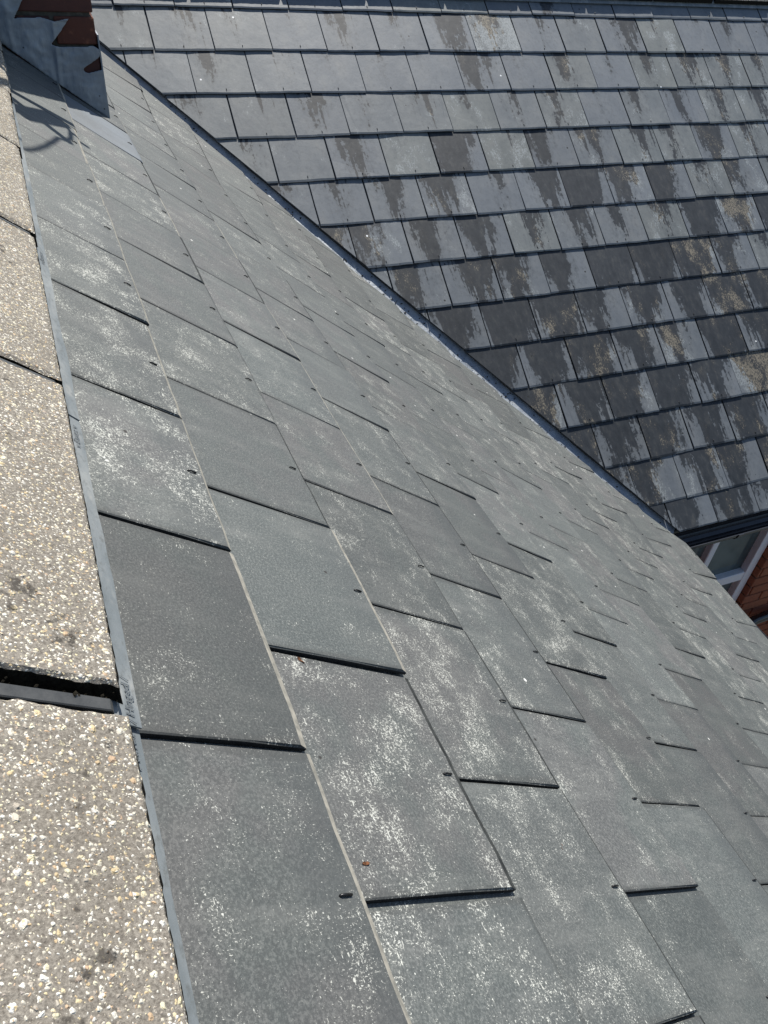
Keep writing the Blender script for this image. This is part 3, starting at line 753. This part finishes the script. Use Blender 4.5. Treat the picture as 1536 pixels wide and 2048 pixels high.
for z in (.72, .98): MB().tube([Vector((.335, 2.13, z)), Vector((.29, 2.212, z))], .008, 8).build('wall_bracket', M_STEEL, aer)

# ------------------------------------------------------------------ gutters, fascia
def half_round(m, A, B, up, side, r, th):
    pts = []
    for k in range(9): a = math.pi*k/8; pts.append(-side*math.cos(a)*r - up*math.sin(a)*r)
    for k in range(8, -1, -1): a = math.pi*k/8; pts.append(-side*math.cos(a)*(r-th) - up*math.sin(a)*(r-th))
    m.prism([A + p for p in pts], B - A)
eave = far_xy(0, 11.68*G, 0)
gy, gz = eave.y - .022, eave.z - .036
fg = empty('eaves_gutter', (4, gy, gz), 'black half round gutter below the stained far roof, above the window', 'gutter')
m = MB(); half_round(m, Vector((2.36, gy, gz)), Vector((FX1, gy, gz)), Vector((0, 0, 1)), Vector((0, 1, 0)), .050, .004); m.build('trough', M_GUTTER, fg, smooth=False)
MB().box((2.30, gy+.062, gz-.14), (FX1, gy+.085, gz+.012)).build('fascia_board', M_GUTTER, fg, bevel=.002)
MB().box((2.30, gy+.086, gz-.14), (FX1, gy+.20, gz-.122)).build('soffit_board', M_GUTTER, fg, bevel=.002)
for x in (2.75, 3.5, 4.25, 5.0, 5.75):
    m = MB(); half_round(m, Vector((x, gy, gz+.001)), Vector((x+.03, gy, gz+.001)), Vector((0, 0, 1)), Vector((0, 1, 0)), .0545, .004); m.build('gutter_bracket', M_GUTTER, fg)
for x in (3.15, 4.4): 
    m = MB(); half_round(m, Vector((x, gy, gz)), Vector((x+.07, gy, gz)), Vector((0, 0, 1)), Vector((0, 1, 0)), .0535, .003); m.build('gutter_joint', M_GUTTER, fg)
ne = near_pt(0, SC[14], 0); nx_, nz_ = ne.x + .012, ne.z - .055
ng = empty('eaves_gutter', (nx_, 0, nz_), 'black gutter along the lower edge of the foreground slates', 'gutter')
m = MB(); half_round(m, Vector((nx_, -1.35, nz_)), Vector((nx_, gy-.03, nz_)), Vector((0, 0, 1)), Vector((1, 0, 0)), .056, .004); m.build('trough', M_GUTTER, ng)
MB().box((nx_-.085, -1.35, nz_-.14), (nx_-.062, gy+.06, nz_+.012)).build('fascia_board', M_GUTTER, ng, bevel=.002)

# ------------------------------------------------------------------ wall with window below the far eaves
YW, YF = 1.585, 1.640
zt, zb = gz - .10, -5.2
wall = empty('brick_wall', (4, YW, zb), 'orange brick wall with a white window under the far eaves, lower right', 'wall')
WX0, WX1, WZ1, WZ0 = 2.02, 3.420, zt-.0, -3.45
m = MB()
m.box((WX1+.012, YW+.010, zb), (FX1-.05, YW+.25, zt)).box((1.7, YW+.010, zb), (WX1-.001, YW+.25, WZ0)).box((1.7, YW+.010, WZ0+.001), (WX0, YW+.25, zt))
m.build('mortar_bed', M_MORTAR, wall)
n1_ = bricks_face(wall, M_BRICK, -3.55, zt-.05, 2.5, 4.9, YW, 'x', .1, -1, 0, holes=((WX0, WX1, WZ0, zt+1),), zref=-2.03)
# the rest of the brickwork, out of sight from here, in one piece
m = MB(); z = -3.58; row = 0
while z > zb:
    x = 1.72 + (.1125 if row % 2 else 0)
    while x < FX1-.3: m.box((x, YW, z-.065), (x+.215, YW+.02, z)); x += .225
    z -= .075; row += 1
z = -2.1; row = 0
while z > -3.6:
    x = 4.92 + (.1125 if row % 2 else 0)
    while x < FX1-.3: m.box((x, YW, z-.065), (x+.215, YW+.02, z)); x += .225
    z -= .075; row += 1
sb = m.build('brickwork', M_BRICK, wall); sb['kind'] = 'stuff'
# window
win = MB().box((WX1-.062, YF-.02, WZ0), (WX1-.003, YF+.05, WZ1)).box((WX0+.003, YF-.02, WZ0), (WX0+.062, YF+.05, WZ1)).box((WX0+.062, YF-.02, WZ0), (WX1-.062, YF+.05, WZ0+.06)).box((WX0+.062, YF-.02, WZ1-.06), (WX1-.062, YF+.05, WZ1)).build('window', M_WHITE, wall, bevel=.003)
ZTR = -2.55
MB().box((WX0+.062, YF-.018, ZTR-.033), (WX1-.0625, YF+.045, ZTR+.033)).build('transom', M_WHITE, win, bevel=.004)
for mx in (3.0, 2.45):
    MB().box((mx-.022, YF-.016, ZTR+.034), (mx+.022, YF+.04, WZ1-.061)).build('mullion', M_WHITE, win, bevel=.004)
    MB().box((mx-.022, YF-.016, WZ0+.061), (mx+.022, YF+.04, ZTR-.034)).build('mullion', M_WHITE, win, bevel=.004)
xs = [WX0+.062, 2.45-.022, 2.45+.022, 3.0-.022, 3.0+.022, WX1-.062]
for k in range(3):
    for (z0, z1) in ((ZTR+.033, WZ1-.06), (WZ0+.06, ZTR-.033)):
        x0, x1 = xs[2*k], xs[2*k+1]
        pn = MB().box((x0, YF+.02, z0), (x1, YF+.026, z1)).build('pane', M_GLASS, win)
        # glazing beads
MB().box((WX0-.05, YW-.04, WZ0-.06), (WX1+.05, YF+.02, WZ0-.002)).build('sill', M_MORTAR, win, bevel=.004)
# pipe on the wall
pp = [(3.72, YW-.055, -2.905), (3.62, YW-.06, -2.88), (3.50, YW-.075, -2.862), (3.38, YW-.10, -2.868), (3.20, YW-.13, -2.93), (2.9, YW-.16, -3.05)]
pp = [Vector(p) for p in pp]
pi_ = MB().tube([Vector((3.98, YW-.05, -3.35)), Vector((3.95, YW-.05, -3.12)), Vector((3.86, YW-.052, -2.99))] + pp, .028, 12).build('downpipe', M_GUTTER, None, smooth=True)
tag(pi_, 'black plastic pipe bending across the brick wall at the right edge', 'pipe')
# wall below the near eaves and the ground
nw = MB().box((nx_-.30, -1.6, zb), (nx_-.10, YW+.2, nz_-.1)).build('near_wall', M_BRICK, None); nw.name = 'brick_wall'
tag(nw, 'brick wall hidden under the eaves of the foreground roof', 'wall', None, 'thing')
m = MB(); m.v = [Vector((-400, -400, zb)), Vector((400, -400, zb)), Vector((400, 400, zb)), Vector((-400, 400, zb))]; m.f = [(0, 1, 2, 3)]
gr = m.build('ground', M_GROUND, None, (0, 0, zb)); gr['kind'] = 'structure'

# ------------------------------------------------------------------ small debris
def crumb(m, c, r, rng, n):
    """one irregular grain: squashed octahedron"""
    ax = [Vector((rng.uniform(.5, 1), 0, 0)), Vector((0, rng.uniform(.5, 1), 0))]
    k = rng.uniform(0, 3.1); ca, sa = math.cos(k), math.sin(k)
    e1 = Vector((ca, sa, 0))*r*rng.uniform(.6, 1.4); e2 = Vector((-sa, ca, 0))*r*rng.uniform(.5, 1); e3 = n*r*rng.uniform(.35, .7)
    m.add([c+e1, c+e2, c-e1, c-e2, c+e3, c-e3], [(0, 1, 4), (1, 2, 4), (2, 3, 4), (3, 0, 4), (1, 0, 5), (2, 1, 5), (3, 2, 5), (0, 3, 5)])
rng = random.Random(91)
m = MB()
for _ in range(420):       # moss and grit lying in the valley channel
    x = rng.uniform(.1, 2.38); D = rng.gauss(.012, .02)
    if mn.noise((x*5, 3.3, 0)) < -.05 and rng.random() < .75: continue
    z = -x*math.tan(AL) + abs(D)*MV - .021 + .010*math.exp(-(D/.02)**2)
    crumb(m, Vector((x + VN.x*D, yval(x) + VN.y*D, z)), rng.uniform(.002, .006), rng, Vector((0, 0, 1)))
tag(m.build('valley_grit', M_MOSS_SHADE, None), 'dark moss and grit scattered along the lead valley channel', 'debris', None, 'stuff')
m = MB()
for i in range(1, 8):      # moss pressed into the ridge joints and along the strip
    for _ in range(26 if i == 2 else 22):
        q = rng.uniform(-.04, SE[i]); crumb(m, near_pt(ENDS[i] + rng.uniform(.004, .010), q, .026 + rng.uniform(-.004, .006)), rng.uniform(.0009, .0021), rng, N1)
for y in (-.09, -.1, -.105, -.195, -.2, .86, .865, .44):
    for _ in range(12): crumb(m, near_pt(y + rng.uniform(-.008, .008), .0455 + rng.uniform(-.003, .004), .014 + rng.uniform(-.002, .004)), rng.uniform(.001, .0026), rng, N1)
tag(m.build('joint_moss', M_MOSS_SHADE, None), 'black moss crumbs in the ridge tile joints and beside the strip', 'moss', None, 'stuff')
LEAVES = [(.122, .275, .0035, 'reddish crumb of leaf beside a wide joint in the second course'), (-.093, .256, .0035, 'brown seed husk lying low on the second course'), (-.165, .438, .0032, 'orange brown leaf crumb near the bottom of the photo'), (-.077, .562, .003, 'pale tan leaf crumb on the third course')]
for (y, s_, r_, lab) in LEAVES:
    m = MB(); tl = min(q for q in SC if q > s_); cpt = near_pt(y, s_, HN(tl, y) - (tl - s_)*T/G + .0016); a = rng.uniform(0, 6.3)
    e1 = (D1*math.cos(a) + Vector((0, 1, 0))*math.sin(a)); e2 = N1.cross(e1)
    pts = []
    for k in range(9):
        t_ = k/8*2*math.pi; rr = r_*(1 + .35*math.cos(2*t_) + rng.uniform(-.2, .2)); pts.append(cpt + e1*rr*math.cos(t_) + e2*rr*.6*math.sin(t_) + N1*r_*.22*math.cos(t_*2+1))
    pts = pts[:-1]; m.prism(pts, -N1*.0006)
    tag(m.build('leaf_fragment', M_TAN, None), lab, 'leaf', 'leaf fragments on the near slates')
